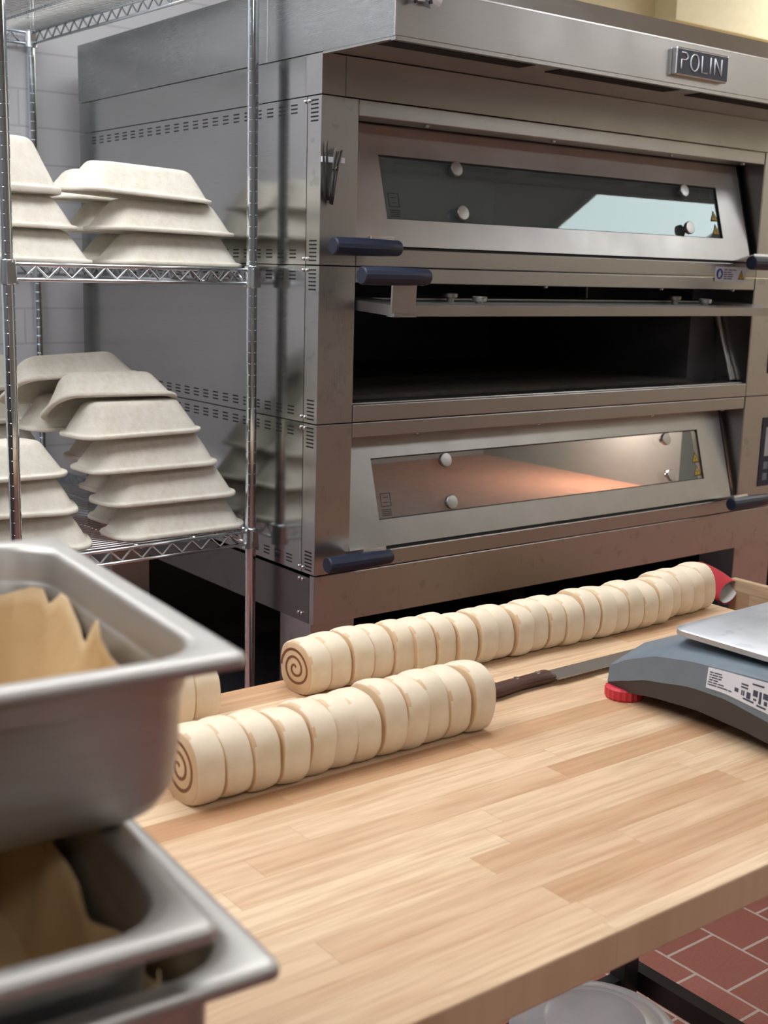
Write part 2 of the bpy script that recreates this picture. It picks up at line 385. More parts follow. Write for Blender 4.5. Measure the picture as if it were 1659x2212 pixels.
def door(idx, zseam, opened):
    """front door of one deck, built in its own frame: x right, y up the door, z out of the room side"""
    h0 = zseam + 0.0465
    a = math.atan(0.286)
    if not opened:
        L = (([ZS[1], ZS[2], ZT][idx] - 0.030) - h0) / cos(a)
        vx, vy, vz = Vector((1, 0, 0)), Vector((0, sin(a), cos(a))), Vector((0, -cos(a), sin(a)))
        org = Vector((0, 0.004, h0))
    else:
        L = 0.278; b = radians(3.0)
        vx, vy, vz = Vector((1, 0, 0)), Vector((0, cos(b), sin(b))), Vector((0, -sin(b), cos(b)))
        org = Vector((0, -0.138, 1.377))
    mw = Matrix(((vx.x, vy.x, vz.x, org.x), (vx.y, vy.y, vz.y, org.y), (vx.z, vy.z, vz.z, org.z), (0, 0, 0, 1)))
    x0, x1 = XL + 0.003, 1.502
    gx0, gx1, gy0, gy1 = 0.196, 1.392, 0.062, 0.208
    bm = B(); T = -0.022
    box(bm, x0, x1, 0, gy0, T, 0); box(bm, x0, x1, gy1, L, T, 0); box(bm, x0, gx0, gy0, gy1, T, 0); box(bm, gx1, x1, gy0, gy1, T, 0)
    bmesh.ops.remove_doubles(bm, verts=bm.verts, dist=1e-5)
    d = obj('oven_door', bm, 'steel', oven); d.matrix_world = mw
    if opened: tag(d, label='oven door swung up level in front of the dark middle chamber')
    bm = B(); box(bm, gx0 + 0.001, gx1 - 0.001, gy0 + 0.001, gy1 - 0.001, -0.012, -0.006); obj('door_glass', bm, 'glass', d)
    bm = B()
    for (p0, p1, q0, q1) in ((gx0, gx1, gy0, gy0 + 0.0025), (gx0, gx1, gy1 - 0.0025, gy1), (gx0, gx0 + 0.0025, gy0, gy1), (gx1 - 0.0025, gx1, gy0, gy1)):
        box(bm, p0, p1, q0, q1, -0.006, -0.0035)
    obj('glass_seal', bm, 'gasket', d)
    for kx, ky in ((0.395, 0.187), (0.424, 0.083), (1.212, 0.187), (1.246, 0.083)):
        kx = 0.413 if kx < 0.8 else 1.235
        bm = B(); lathe(bm, [(0.009, -0.006), (0.009, 0.004), (0.0165, 0.005), (0.0175, 0.010), (0.0175, 0.014), (0.016, 0.0155), (0.006, 0.016)], 28)
        obj('glass_knob', fixn(bm), 'steel', d, loc=(kx, ky, 0), autosmooth=35)
    for side in (0, 1):
        hx0 = -0.010 if side == 0 else 1.413
        bm = B(); prof = []
        for i, xx in enumerate((0, 0.003, 0.06, 0.12, 0.172, 0.176)):
            rr = (0.0165, 0.0188, 0.0192, 0.0185, 0.017, 0.015)[i]
            prof.append((rr, xx))
        lathe(bm, prof, 14, axis='X'); hd = obj('handle', fixn(bm), 'navy', d, loc=(hx0, -0.024, 0.063), autosmooth=25)
        hd.rotation_euler = (radians(13), 0, 0)
        b0, b1 = (0.088, 0.152) if side == 0 else (1.425, 1.489)
        bm = B()
        box(bm, b0, b1, -0.006, 0.0, -0.015, 0.07); box(bm, b0, b1, -0.022, -0.006, 0.066, 0.070); box(bm, b0, b1, -0.012, 0.012, -0.0225, -0.0215)
        obj('handle_bracket', bm, 'white_metal' if not opened else 'steel', d, bevel=0.0015)
    if not opened:
        bm = B(); box(bm, gx1 + 0.112, gx1 + 0.1145, -0.0, L, -0.02, 0.001); box(bm, x0, x1, -0.008, -0.001, -0.03, -0.006); obj('door_gasket', bm, 'gasket', d)
    for sy in (0.073, 0.112):
        bm = B(); tri(bm, gx1 - 0.037, sy, 0.034, 0.031, -0.0055); obj('warning_sticker', bm, ['black', 'yellow'], d)
    bm = B()
    for q in range(4): box(bm, gx0 + 0.016, gx0 + 0.044, 0.070 + q * 0.0045, 0.0718 + q * 0.0045, -0.0059, -0.0054)
    for (p0, p1, q0, q1) in ((0.016, 0.046, 0.092, 0.0935), (0.016, 0.046, 0.122, 0.1235), (0.016, 0.0175, 0.092, 0.1235), (0.0445, 0.046, 0.092, 0.1235), (0.024, 0.038, 0.101, 0.1025), (0.024, 0.038, 0.113, 0.1145)):
        box(bm, gx0 + p0, gx0 + p1, q0, q1, -0.0059, -0.0054)
    obj('etched_mark', bm, 'black', d)
    return d
def tri(bm, x, y, w, h, z):
    for k, mi, dz in ((1.0, 0, 0.0004), (0.72, 1, 0.0008)):
        cx, cy = x + w / 2, y + h * 0.36
        pts = [(-w / 2, -h * 0.36), (w / 2, -h * 0.36), (0, h * 0.64)]
        lo = [(cx + a * k, cy + b * k, z) for a, b in pts]; hi = [(cx + a * k, cy + b * k, z + dz) for a, b in pts]
        loft(bm, [lo, hi], mi=mi)
    # the mark inside the triangle
    box(bm, x + w / 2 - 0.0016, x + w / 2 + 0.0016, y + h * 0.28, y + h * 0.5, z, z + 0.0011, 0)
    box(bm, x + w / 2 - 0.0016, x + w / 2 + 0.0016, y + h * 0.16, y + h * 0.22, z, z + 0.0011, 0)

for i, z0 in enumerate(ZS):
    z1 = (ZS + [ZT])[i + 1]
    a0, a1 = z0 + g, z1 - g
    bx('corner_post', 'steel_spot', oven, 0, 0.0955, 0, 0.0525, a0, a1, bevel=0.001)
    zv = sorted([z1 - 0.0145 - k * 0.008 for k in range(3)] + [z0 + 0.0155 + k * 0.008 for k in range(3)])
    vented_panel(0.054, D, a0, a1, ycols, zv)
    bx('rear_panel', 'steel_side', oven, 0.02, XE, D - 0.015, D, a0, a1)
    bx('control_column', 'steel_spot', oven, 1.5285, XE, 0, D - 0.02, a0, a1, bevel=0.001)
    bx('header', 'steel', oven, XL, XR, 0, 0.075, z1 - 0.0345, a1, bevel=0.0018)
    bm = B()
    box(bm, XL, XR, -0.002, 0.012, a0, z0 + 0.0395); box(bm, XL, XR, 0.012, 0.075, z0 + 0.030, z0 + 0.0425)
    obj('sill', bm, 'steel', oven, bevel=0.0022)
    # chamber lining
    bm = B()
    box(bm, XL - 0.001, XL + 0.012, 0.055, 1.0, z0 + 0.03, z1 - 0.005); box(bm, 1.40, 1.415, 0.12, 1.0, z0 + 0.03, z1 - 0.005)
    box(bm, 1.415, 1.526, 0.12, 0.13, z0 + 0.03, z1 - 0.005)
    box(bm, XL, 1.415, 0.99, 1.0, z0 + 0.03, z1 - 0.005); box(bm, XL, XR, 0.078, 1.0, z1 - 0.02, z1 - 0.004)
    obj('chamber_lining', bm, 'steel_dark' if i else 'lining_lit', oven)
    bx('door_cheek', 'steel', oven, 1.5258, 1.5285, 0.001, 0.12, z0 + 0.0425, z1 - 0.035)
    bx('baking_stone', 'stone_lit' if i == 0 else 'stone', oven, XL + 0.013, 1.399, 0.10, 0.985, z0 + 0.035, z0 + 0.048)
    if i == 1:
        bx('chamber_divider', 'steel_dark', oven, 0.72, 0.735, 0.975, 0.989, z0 + 0.048, z1 - 0.02)
        bm = B(); tube(bm, [(1.515, 0.045, z0 + 0.045), (1.515, 0.13, z1 - 0.07)], 0.009, 10); tube(bm, [(1.515, 0.045, z0 + 0.045), (1.515, 0.06, z0 + 0.085)], 0.0125, 10)
        obj('door_strut', bm, 'steel', oven)
        bm = B(); box(bm, 1.36, 1.399, 0.50, 0.54, z1 - 0.085, z1 - 0.035); obj('chamber_lamp', bm, 'white_metal', oven, bevel=0.004)
    # vents on the side
    bm = B(); slits(bm, [(0.0255, z1 - 0.010 - k * 0.0083) for k in range(6)], 0.027); obj('corner_vents', bm, 'dark', oven)
    bm = B(); slits(bm, [(0.0255, z0 + 0.010 + k * 0.0083) for k in range(6)], 0.027); obj('corner_vents', bm, 'dark', oven)
    for zz in (z1 - 0.011, z0 + 0.013):
        for yy in (0.046, 0.061):
            bm = B(); lathe(bm, [(0.0042, 0), (0.0042, -0.003), (0.0025, -0.0045)], 10, axis='X'); obj('screw', fixn(bm), 'white_metal', oven, loc=(0, yy, zz), smooth=True)
    # header underside rivets
    for xx in (0.30, 0.70, 1.14, 1.45):
        bm = B(); lathe(bm, [(0.006, 0), (0.006, -0.004), (0.003, -0.006)], 10); obj('header_stud', fixn(bm), 'white_metal', oven, loc=(xx, 0.02, z1 - 0.0345))
    # control panel
    p = bx('control_panel', 'navy_dark', oven, 1.6215, 1.80, -0.002, 0.001, z0 + 0.066, z0 + 0.276)
    bx('display', 'screen', p, 1.640, 1.78, -0.003, -0.0015, z0 + 0.158, z0 + 0.246)
    for bxk in range(4):
        for bz in range(2):
            bx('button', 'button', p, 1.640 + bxk * 0.038, 1.662 + bxk * 0.038, -0.003, -0.0015, z0 + 0.084 + bz * 0.034, z0 + 0.106 + bz * 0.034)
    door(i, z0, i == 1)
for yy, zz in ((0.052, 0.756), (0.054, 0.675)):
    for dy in (-0.006, 0.007):
        bm = B(); lathe(bm, [(0.004, 0), (0.004, -0.003), (0.0025, -0.0045)], 10, axis='X'); obj('screw', fixn(bm), 'white_metal', oven, loc=(0, yy + dy, zz), smooth=True)
# oven lamp in the bottom chamber
bm = B(); bmesh.ops.create_uvsphere(bm, u_segments=12, v_segments=8, radius=0.02); obj('chamber_lamp', bm, 'ovenbulb', oven, loc=(1.27, 0.33, ZS[1] - 0.05), smooth=True)

# canopy and hood
bx('canopy_corner', 'steel_spot', oven, 0, 0.06, 0, 0.06, ZT + g, 1.8893)
bx('canopy_front', 'steel', oven, 0.0612, XE, 0, 0.02, ZT + g, 1.8893)
bx('canopy_side', 'steel_side', oven, 0, 0.02, 0.061, D, ZT + g, 1.8893)
bx('canopy_back', 'steel_side', oven, 0.02, XE, D - 0.02, D, ZT + g, 1.8893)
def hood_mesh():
    prof = [(-0.2455, 1.8915), (-0.2455, 1.986), (-0.172, 2.046), (D, 2.047), (D, 1.8915)]
    bm = B(); loft(bm, [[(0.0, y, z) for y, z in prof], [(XE, y, z) for y, z in prof]], cap0=True, cap1=True)
    return fixn(bm)
hood = obj('hood', hood_mesh(), 'steel', oven, bevel=0.0015)
bm = B(); prof = [(-0.2449, 1.8912), (-0.2449, 1.9858), (-0.1718, 2.0456), (D + 0.0, 2.0466), (D, 1.8912)]
loft(bm, [[(-0.0015, y, z) for y, z in prof], [(0.0002, y, z) for y, z in prof]]); obj('hood_side', fixn(bm), 'steel_hood', oven)
bm = B(); box(bm, -0.0026, -0.001, 0.2100, 0.2125, 1.8915, 2.0465); box(bm, -0.0026, -0.001, -0.2462, -0.2440, 1.8915, 1.986); obj('hood_seam', bm, 'white_metal', oven)
bm = B(); box(bm, 0, XE, -0.2465, -0.2445, 1.9845, 1.9875); obj('hood_edge', bm, 'white_metal', oven)
bm = B(); box(bm, 0.0, XE, -0.245, -0.232, 1.884, 1.8915); box(bm, 0.0, 0.012, -0.232, -0.001, 1.886, 1.8915); obj('hood_lip', bm, 'steel', oven)
for x0 in (-0.015, 0.465, 0.945, 1.425):
    x0 = x0 + 0.03
    bm = B(); box(bm, x0, min(x0 + 0.40, XE - 0.01), -0.20, -0.148, 1.8898, 1.8918); obj('hood_slot', bm, 'dark', oven)
# nameplate
np_ = bx('nameplate', 'white_metal', oven, 0.803, 0.990, -0.262, -0.2455, 1.9085, 1.971, bevel=0.0035)
bx('sign_face', 'signface', np_, 0.8065, 0.9865, -0.2632, -0.2615, 1.912, 1.9665)
def letters():
    bm = B(); T = 0.0017; y = -0.2642
    def st(pts): tube(bm, [(x, y, z) for x, z in pts], T, 8)
    zb, zt = 1.922, 1.9585
    X = 0.8165; st([(X, zt), (X + 0.014, zt), (X + 0.021, zt - 0.005), (X + 0.021, zt - 0.011), (X + 0.014, zt - 0.0155), (X, zt - 0.0155), (X, zb)])
    X = 0.849; n = 18; st([(X + 0.0145 + 0.0145 * sin(2 * pi * k / n), (zb + zt) / 2 + (zt - zb) / 2 * cos(2 * pi * k / n)) for k in range(n + 1)])
    X = 0.890; st([(X, zt), (X, zb), (X + 0.020, zb)])
    X = 0.9215; st([(X, zt), (X, zb)])
    X = 0.937; st([(X, zb), (X, zt)]); st([(X, zt), (X + 0.025, zb)]); st([(X + 0.025, zb), (X + 0.025, zt)])
    return bm
obj('lettering', letters(), 'white', np_, smooth=True)
# caution sticker across the seam, right-hand side
st = bx('caution_sticker', 'white', oven, 1.338, 1.476, -0.0032, -0.0021, 1.4455, 1.4855)
bm = B(); lathe(bm, [(0.0145, 0), (0.0145, -0.0005)], 24, c=(1.357, -0.0032, 1.4655), axis='Y'); obj('glove_sign', fixn(bm), 'blue', st)
bm = B(); box(bm, 1.3515, 1.3605, -0.0043, -0.0035, 1.456, 1.470); box(bm, 1.3545, 1.3600, -0.0043, -0.0035, 1.470, 1.4745); box(bm, 1.361, 1.3635, -0.0043, -0.0035, 1.462, 1.468); obj('glove_mark', bm, 'white', st)
bm = B()
for zz, ws in ((1.477, (0.016, 0.018, 0.014)), (1.4705, (0.012, 0.018)), (1.4645, (0.016, 0.022)), (1.4585, (0.014, 0.024)), (1.4525, (0.013, 0.022))):
    xx = 1.376
    for wd in ws: box(bm, xx, xx + wd, -0.0036, -0.0031, zz - 0.0013, zz + 0.0013); xx += wd + 0.003
obj('printed_lines', bm, 'print', st)
bm = B()
for k, mi, dz in ((1.0, 0, 0.0036), (0.70, 1, 0.0040)):
    cx, cz = 1.455, 1.4605
    pts = [(-0.0145, -0.0095), (0.0145, -0.0095), (0, 0.0165)]
    loft(bm, [[(cx + a * k, -0.0031, cz + b * k) for a, b in pts], [(cx + a * k, -dz, cz + b * k) for a, b in pts]], mi=mi)
box(bm, 1.454, 1.456, -0.0044, -0.003, 1.455, 1.465, 0)
obj('hazard_triangle', fixn(bm), ['black', 'yellow'], st)

# white clips on the hood front (their tops run out of the frame)
def clip(name, x, z, rz, label):
    t = empty(name, (x, -0.2465, z), 0, label, 'clip', 'metal clips on the oven hood')
    bm = B(); n = 8
    loops = []
    for k in range(n + 1):
        a = k / n; yy = -0.004 - 0.016 * sin(a * pi * 0.75); zz = 0.06 - 0.056 * a
        wv = 0.017 + 0.004 * sin(a * 3)
        loops.append([(-wv, yy, zz), (wv, yy + 0.004, zz + 0.002 * sin(a * 5)), (wv, yy + 0.0055, zz), (-wv, yy + 0.0015, zz)])
    loft(bm, loops); obj('clip_plate', fixn(bm), 'white', t, smooth=False)
    bm = B(); tube(bm, [(-0.019, -0.012, 0.032), (-0.006, -0.014, -0.0)], 0.004, 8); obj('clip_lever', bm, 'black', t)
    t.rotation_euler = (0, radians(rz), 0); return t
clip('metal_clip', 0.042, 1.954, -8, 'left curled metal clip at the top left of the oven hood front')
clip('metal_clip', 0.078, 1.955, 10, 'right curled metal clip at the top left of the oven hood front')

# ------------------------------------------------------------------ scoring blades on a magnetic bar
bx2 = bx('magnetic_bar', 'white', None, -0.0005, 0.057, -0.007, -0.0002, 1.6700, 1.6815, bevel=0.0008)
tag(bx2, 'short pale metal bar holding scoring blades on the oven corner post', 'tool bar')
def lame(x0, z0, x1, z1, head, label):
    t = empty('scoring_blade', (x1, -0.010, z1), 0, label, 'blade', 'dough scoring blades on the oven post')
    dx, dz = x0 - x1, z0 - z1
    bm = B()
    if head == 'loop':
        tube(bm, [(0, 0, 0), (dx * 0.2, 0, dz * 0.2), (dx * 0.72, 0, dz * 0.72), (dx * 0.9, -0.001, dz * 0.9), (dx, -0.002, dz)], [0.0028, 0.0030, 0.0022, 0.0013, 0.0020], 8)
        obj('handle', bm, 'black', t, smooth=True)
    else:
        tube(bm, [(0, 0, 0), (dx * 0.3, 0, dz * 0.3), (dx, 0, dz)], [0.0034, 0.0031, 0.0029], 8); obj('handle', bm, 'black', t, smooth=True)
        bm = B(); L = Vector((dx, 0, dz)).normalized(); s = Vector((L.z, 0, -L.x))
        base = Vector((dx, 0, dz)); outline = [(-0.0055, -0.006), (-0.005, 0.010), (-0.0065, 0.026), (-0.002, 0.038), (0.004, 0.039), (0.0062, 0.027), (0.0048, 0.009), (0.006, -0.004)]
        loft(bm, [[base + s * a + L * b + Vector((0, yy, 0)) for a, b in outline] for yy in (-0.0045, -0.003)])
        obj('razor_blade', fixn(bm), 'steel', t)
        bm = B(); tube(bm, [base + s * -0.002 - L * 0.004 + Vector((0, -0.006, 0)), base + s * 0.002 + L * 0.030 + Vector((0, -0.006, 0))], 0.0013, 6); obj('blade_clip', bm, 'black', t)
    return t
lame(-0.003, 1.710, 0.007, 1.594, 'loop', 'black scoring blade handle, leftmost on the bar, curving over the post edge')
lame(0.007, 1.713, 0.0125, 1.592, 'loop', 'thin black scoring blade with rounded tip, second on the bar')
lame(0.0265, 1.663, 0.0185, 1.586, 'razor', 'black-handled scoring blade with grey razor head')
lame(0.036, 1.667, 0.0225, 1.584, 'razor', 'rightmost black scoring blade with fanned razor head')

# ------------------------------------------------------------------ wire shelving
P1 = Vector((-0.0402, 0.2069)); P3 = Vector((-0.0913, 1.3300)); P0 = Vector((-0.613, 0.1814))
uy = (P3 - P1).normalized(); ux = Vector((uy.y, -uy.x)); WX = 0.573; WY = (P3 - P1).length
rack = empty('wire_rack', (P0.x, P0.y, 0), 0, 'tall chrome wire shelving rack loaded with pale proofing baskets', 'rack')
rack.rotation_euler = (0, 0, math.atan2(ux.y, ux.x))
def post_bm(h):
    bm = B(); prof = [(0.0125, 0.0)]; z = 0.04
    while z < h - 0.02:
        prof += [(0.0125, z - 0.0011), (0.0115, z - 0.0007), (0.0115, z + 0.0007), (0.0125, z + 0.0011)]; z += 0.0254
    prof += [(0.0125, h)]; lathe(bm, prof, 20); return fixn(bm)
pme = None
SHELF_Z = (0.235, 0.845, 1.4465, 2.0865)
for px, py in ((0, 0), (WX, 0), (0, WY), (WX, WY)):
    if pme is None:
        o = obj('post', post_bm(2.3), 'chrome', rack, autosmooth=30); pme = o
    else:
        o = pme.copy(); C.objects.link(o); o.parent = rack
    o.location = (px, py, 0)
def zig(bm, a, b, zt, zb, per, rad):
    a, b = Vector(a), Vector(b); n = max(2, round((b - a).length / per)) * 2
    tube(bm, [(*(a + (b - a) * (k / n)).to_tuple(), zt if k % 2 else zb) for k in range(n + 1)], rad, 6)
cme = None
for z in SHELF_Z:
    bm = B(); ins = 0.0
    cs = [Vector((0, 0)), Vector((WX, 0)), Vector((WX, WY)), Vector((0, WY))]
    for k in range(4):
        a, b = cs[k], cs[(k + 1) % 4]; d = (b - a).normalized()
        a2, b2 = a + d * 0.014, b - d * 0.014
        tube(bm, [(*a2, z - 0.003), (*b2, z - 0.003)], 0.0040, 8); tube(bm, [(*a2, z - 0.033), (*b2, z - 0.033)], 0.0040, 8)
        zig(bm, a2 + d * 0.02, b2 - d * 0.02, z - 0.006, z - 0.030, 0.052, 0.0028)
    sh = obj('shelf_frame', bm, 'wire', rack, smooth=True)
    bm = B(); y = 0.024
    while y < WY - 0.02:
        tube(bm, [(0.0, y, z - 0.0016), (WX, y, z - 0.0016)], 0.0016, 6); y += 0.0185
    for xx in (0.14, 0.2865, 0.433): tube(bm, [(xx, 0, z - 0.006), (xx, WY, z - 0.006)], 0.003, 6)
    obj('shelf_wires', bm, 'wire', sh, smooth=True)
    for c in cs:
        bm = B(); lathe(bm, [(0.0128, z - 0.044), (0.0205, z - 0.042), (0.0185, z - 0.02), (0.0165, z + 0.004), (0.0128, z + 0.006)], 20, c=(c.x, c.y, 0))
        box(bm, c.x - 0.008 if c.x < .1 else c.x - 0.008, c.x + 0.008, c.y - 0.020, c.y + 0.020, z - 0.04, z + 0.0)
        obj('collar', fixn(bm), 'wire', sh, autosmooth=30)

# ------------------------------------------------------------------ proofing baskets
BH = 0.072
def basket_bm(L, W, H, seed, k=7):
    rnd = random.Random(seed); hx, hy = L / 2, W / 2
    # outside from rim to base (upside down), then inside back to rim
    lv = [(0.001, 0.0, 0.052), (-0.0005, 0.001, 0.052), (-0.001, 0.004, 0.052), (-0.0005, 0.0078, 0.052), (0.001, 0.0090, 0.052), (0.0065, 0.0098, 0.050), (0.0085, 0.0115, 0.049), (0.0125, H * 0.28, 0.047), (0.024, H * 0.58, 0.044), (0.0325, H * 0.80, 0.040), (0.0365, H * 0.89, 0.037), (0.042, H * 0.96, 0.032), (0.049, H * 0.99, 0.027), (0.060, H, 0.02)]
    inn = [(0.063, H - 0.007, 0.02), (0.052, H * 0.86, 0.03), (0.040, H * 0.6, 0.036), (0.024, H * 0.3, 0.040), (0.017, 0.012, 0.042), (0.013, 0.001, 0.044), (0.006, 0.0, 0.05)]
    def mk(o, z, rad):
        kx = o * 1.28; ky = o * 0.92
        P = rrect(hx - kx, hy - ky, min(rad, hy - ky - 0.002), z, k)
        return P
    bm = B()
    loops = [mk(*l) for l in lv]; il = [mk(*l) for l in inn]
    ph = [rnd.uniform(0, 6.28) for _ in range(6)]
    def wob(p):
        x, y, z = p; a = math.atan2(y, x)
        d = 0.0012 * sin(3 * a + ph[0] + z * 30) + 0.0008 * sin(7 * a + ph[1] + z * 60) + 0.0006 * sin(13 * a + ph[2])
        return (x * (1 + d / 0.1), y * (1 + d / 0.06), z + 0.0007 * sin(5 * a + ph[3]) + 0.0005 * sin(11 * a + ph[4]))
    loops = [[wob(p) for p in L_] for L_ in loops]
    rings = loft(bm, loops, cap0=False, cap1=True)
    rin = loft(bm, [[wob(p) for p in L_] for L_ in il], cap0=True, cap1=False)
    a, b = rin[-1], rings[0]; n = len(a)
    for i in range(n): j = (i + 1) % n; bm.faces.new((a[i], a[j], b[j], b[i]))
    return fixn(bm)
basket_me = []
for sd in range(4):
    o = obj('proofing_basket', basket_bm(0.338, 0.150, BH, sd), 'pulp', None, autosmooth=60)
    ss = o.modifiers.new('sub', 'SUBSURF'); ss.levels = 1; ss.render_levels = 1
    basket_me.append(o)
used = set()
def basket(cx, cy, z, rz=0.0, rx=0.0, ry=0.0, sc=(1, 1, 1), v=0, label='', group=''):
    src = basket_me[v]
    if v not in used: o = src; used.add(v)
    else: o = src.copy(); C.objects.link(o)
    o.location = (cx, cy, z); o.rotation_euler = (radians(rx), radians(ry), radians(rz)); o.scale = sc
    tag(o, label, 'basket', group)
    return o
GU, GL = 'proofing baskets on the middle rack shelf', 'proofing baskets on the lower rack shelf'
z = 1.4478; RZ = 2.5
names = ('bottom', 'middle', 'top')
for i, (cx, ry) in enumerate(((-0.184, 0), (-0.208, 0.6), (-0.263, 2.2))):
    basket(cx, 0.325, z + i * (0.0695) + (0.004 if i == 2 else 0), RZ, 0, ry, (1.0, 1, 0.965), i % 4,
           'upside-down pale pulp proofing basket, %s of the front right stack on the middle shelf' % names[i], GU)
for i, (cx, sz) in enumerate(((-0.556, 0.965), (-0.580, 0.965), (-0.615, 1.58))):
    basket(cx, 0.322 + 0.01 * i, z + i * 0.0695, RZ, 0, 0.5, (1.0 if i < 2 else 1.0, 1, sz), (i + 1) % 4,
           ('upside-down pale pulp proofing basket, %s of the front left stack on the middle shelf' % names[i]) if i < 2 else 'tall upside-down proofing basket crowning the front left stack on the middle shelf', GU)
for i, cx in enumerate((-0.166, -0.195, -0.243)):
    basket(cx + 0.0, 0.50, z + i * 0.0695, RZ, 0, 0, (0.93, 1, 0.965), (i + 2) % 4,
           'upside-down proofing basket, %s of the rear right stack half hidden on the middle shelf' % names[i], GU)
basket(-0.50, 0.70, z + 0.139, RZ, 0, 0, (1, 1, 0.965), 1, 'upside-down proofing basket peeking out behind the tall one on the middle shelf', GU)
basket(-0.50, 0.70, z + 0.0695, RZ, 0, 0, (1, 1, 0.965), 2, 'upside-down proofing basket, middle of the hidden rear left stack on the middle shelf', GU)
basket(-0.50, 0.70, z, RZ, 0, 0, (1, 1, 0.965), 3, 'upside-down proofing basket, bottom of the hidden rear left stack on the middle shelf', GU)
z = 0.8463; HL = 0.0765; sz = HL / BH
low = ('bottom', 'second from bottom', 'third from bottom', 'fourth from bottom')
for i, cx in enumerate((-0.190, -0.216, -0.256, -0.292)):
    basket(cx, 0.300 + 0.004 * i, z + i * HL, RZ + (1, -1, 0.5, 2)[i], 0, 0, ((1.0, 1.0, 0.985, 0.93)[i], 1.02, sz), i % 4,
           'upside-down proofing basket, %s in the front right stack on the lower shelf' % low[i], GL)
basket(-0.326, 0.345, z + 4 * HL - 0.022, RZ - 4, -27, 0.5, (0.88, 1.05, 1.05), 1, 'tilted proofing basket propped on the front right stack of the lower shelf, hollow underside showing', GL)
basket(-0.368, 0.452, z + 4 * HL + 0.012, RZ - 2, -27, -2, (0.93, 1.05, 1.05), 2, 'tilted proofing basket at the very top of the lower shelf pile', GL)
for i, cx in enumerate((-0.158, -0.183, -0.215, -0.335)):
    basket(cx, 0.475, z + i * HL, RZ, 0, 0, (0.90, 1, sz), (i + 2) % 4,
           'upside-down proofing basket, %s in the shaded rear right stack on the lower shelf' % low[i], GL)
for i, (cx, cy, rz) in enumerate(((-0.572, 0.315, -14), (-0.597, 0.32, -9), (-0.622, 0.325, 0))):
    basket(cx, cy, z + i * HL, rz, 0, 0, (0.97, 1.12, sz), (i + 1) % 4,
           'upside-down proofing basket, %s of the front left stack on the lower shelf behind the post' % names[i], GL)
for i, (cx, cy) in enumerate(((-0.52, 0.65), (-0.53, 0.65), (-0.535, 0.65), (-0.54, 0.66), (-0.55, 0.67))):
    basket(cx, cy, z + i * HL, RZ, 0, 0, (1, 1.05, sz), i % 4,
           'dim upside-down proofing basket, %s of the rear left stack on the lower shelf' % (low + ('topmost',))[i], GL)

# ------------------------------------------------------------------ work table
TZ = 0.87; TX0, TX1, TY0, TY1 = -1.23, 0.29, -1.531, -0.787
table = empty('work_table', (0, 0, 0), 0, 'butcher block work table with cinnamon rolls laid out on it', 'table')
bx('tabletop', 'block', table, TX0, TX1, TY0, TY1, TZ - 0.0385, TZ, bevel=0.0025)
for x0 in (TX0 + 0.03, TX1 - 0.07):
    for y0 in (TY0 + 0.06, TY1 - 0.045):
        if x0 > 0: x0 = 0.142
        if y0 > -1: y0 = -0.843
        bx('leg', 'blackmetal', table, x0, x0 + 0.038, y0, y0 + 0.038, 0.0, TZ - 0.0385, bevel=0.002)
bm = B()
box(bm, TX0 + 0.03, 0.222, -0.833, -0.807, 0.11, 0.15); box(bm, TX0 + 0.03, 0.222, TY0 + 0.06, TY0 + 0.09, 0.11, 0.15)
box(bm, TX0 + 0.03, TX0 + 0.06, TY0 + 0.09, -0.833, 0.11, 0.15); box(bm, 0.192, 0.222, TY0 + 0.09, -0.833, 0.11, 0.15)
obj('undershelf_rail', bm, 'blackmetal', table)
bx('undershelf', 'blackmetal', table, TX0 + 0.03, 0.0, TY0 + 0.09, -0.833, 0.112, 0.122)

# bucket under the table
bk = empty('plastic_bucket', (-0.165, -1.040, 0.122), 0, 'round milky plastic bucket with ridged lid on the shelf under the table', 'bucket')
bm = B(); lathe(bm, [(0.105, 0), (0.112, 0.01), (0.126, 0.15), (0.127, 0.16)], 48); obj('bucket_body', fixn(bm), 'milky', bk, autosmooth=40)
bm = B(); lathe(bm, [(0.129, 0.14), (0.134, 0.142), (0.134, 0.160), (0.130, 0.1655), (0.122, 0.168), (0.112, 0.172), (0.105, 0.1705), (0.098, 0.176), (0.080, 0.180), (0.074, 0.1765), (0.03, 0.176), (0.0005, 0.176)], 48)
obj('lid', fixn(bm), 'milky', bk, autosmooth=40)

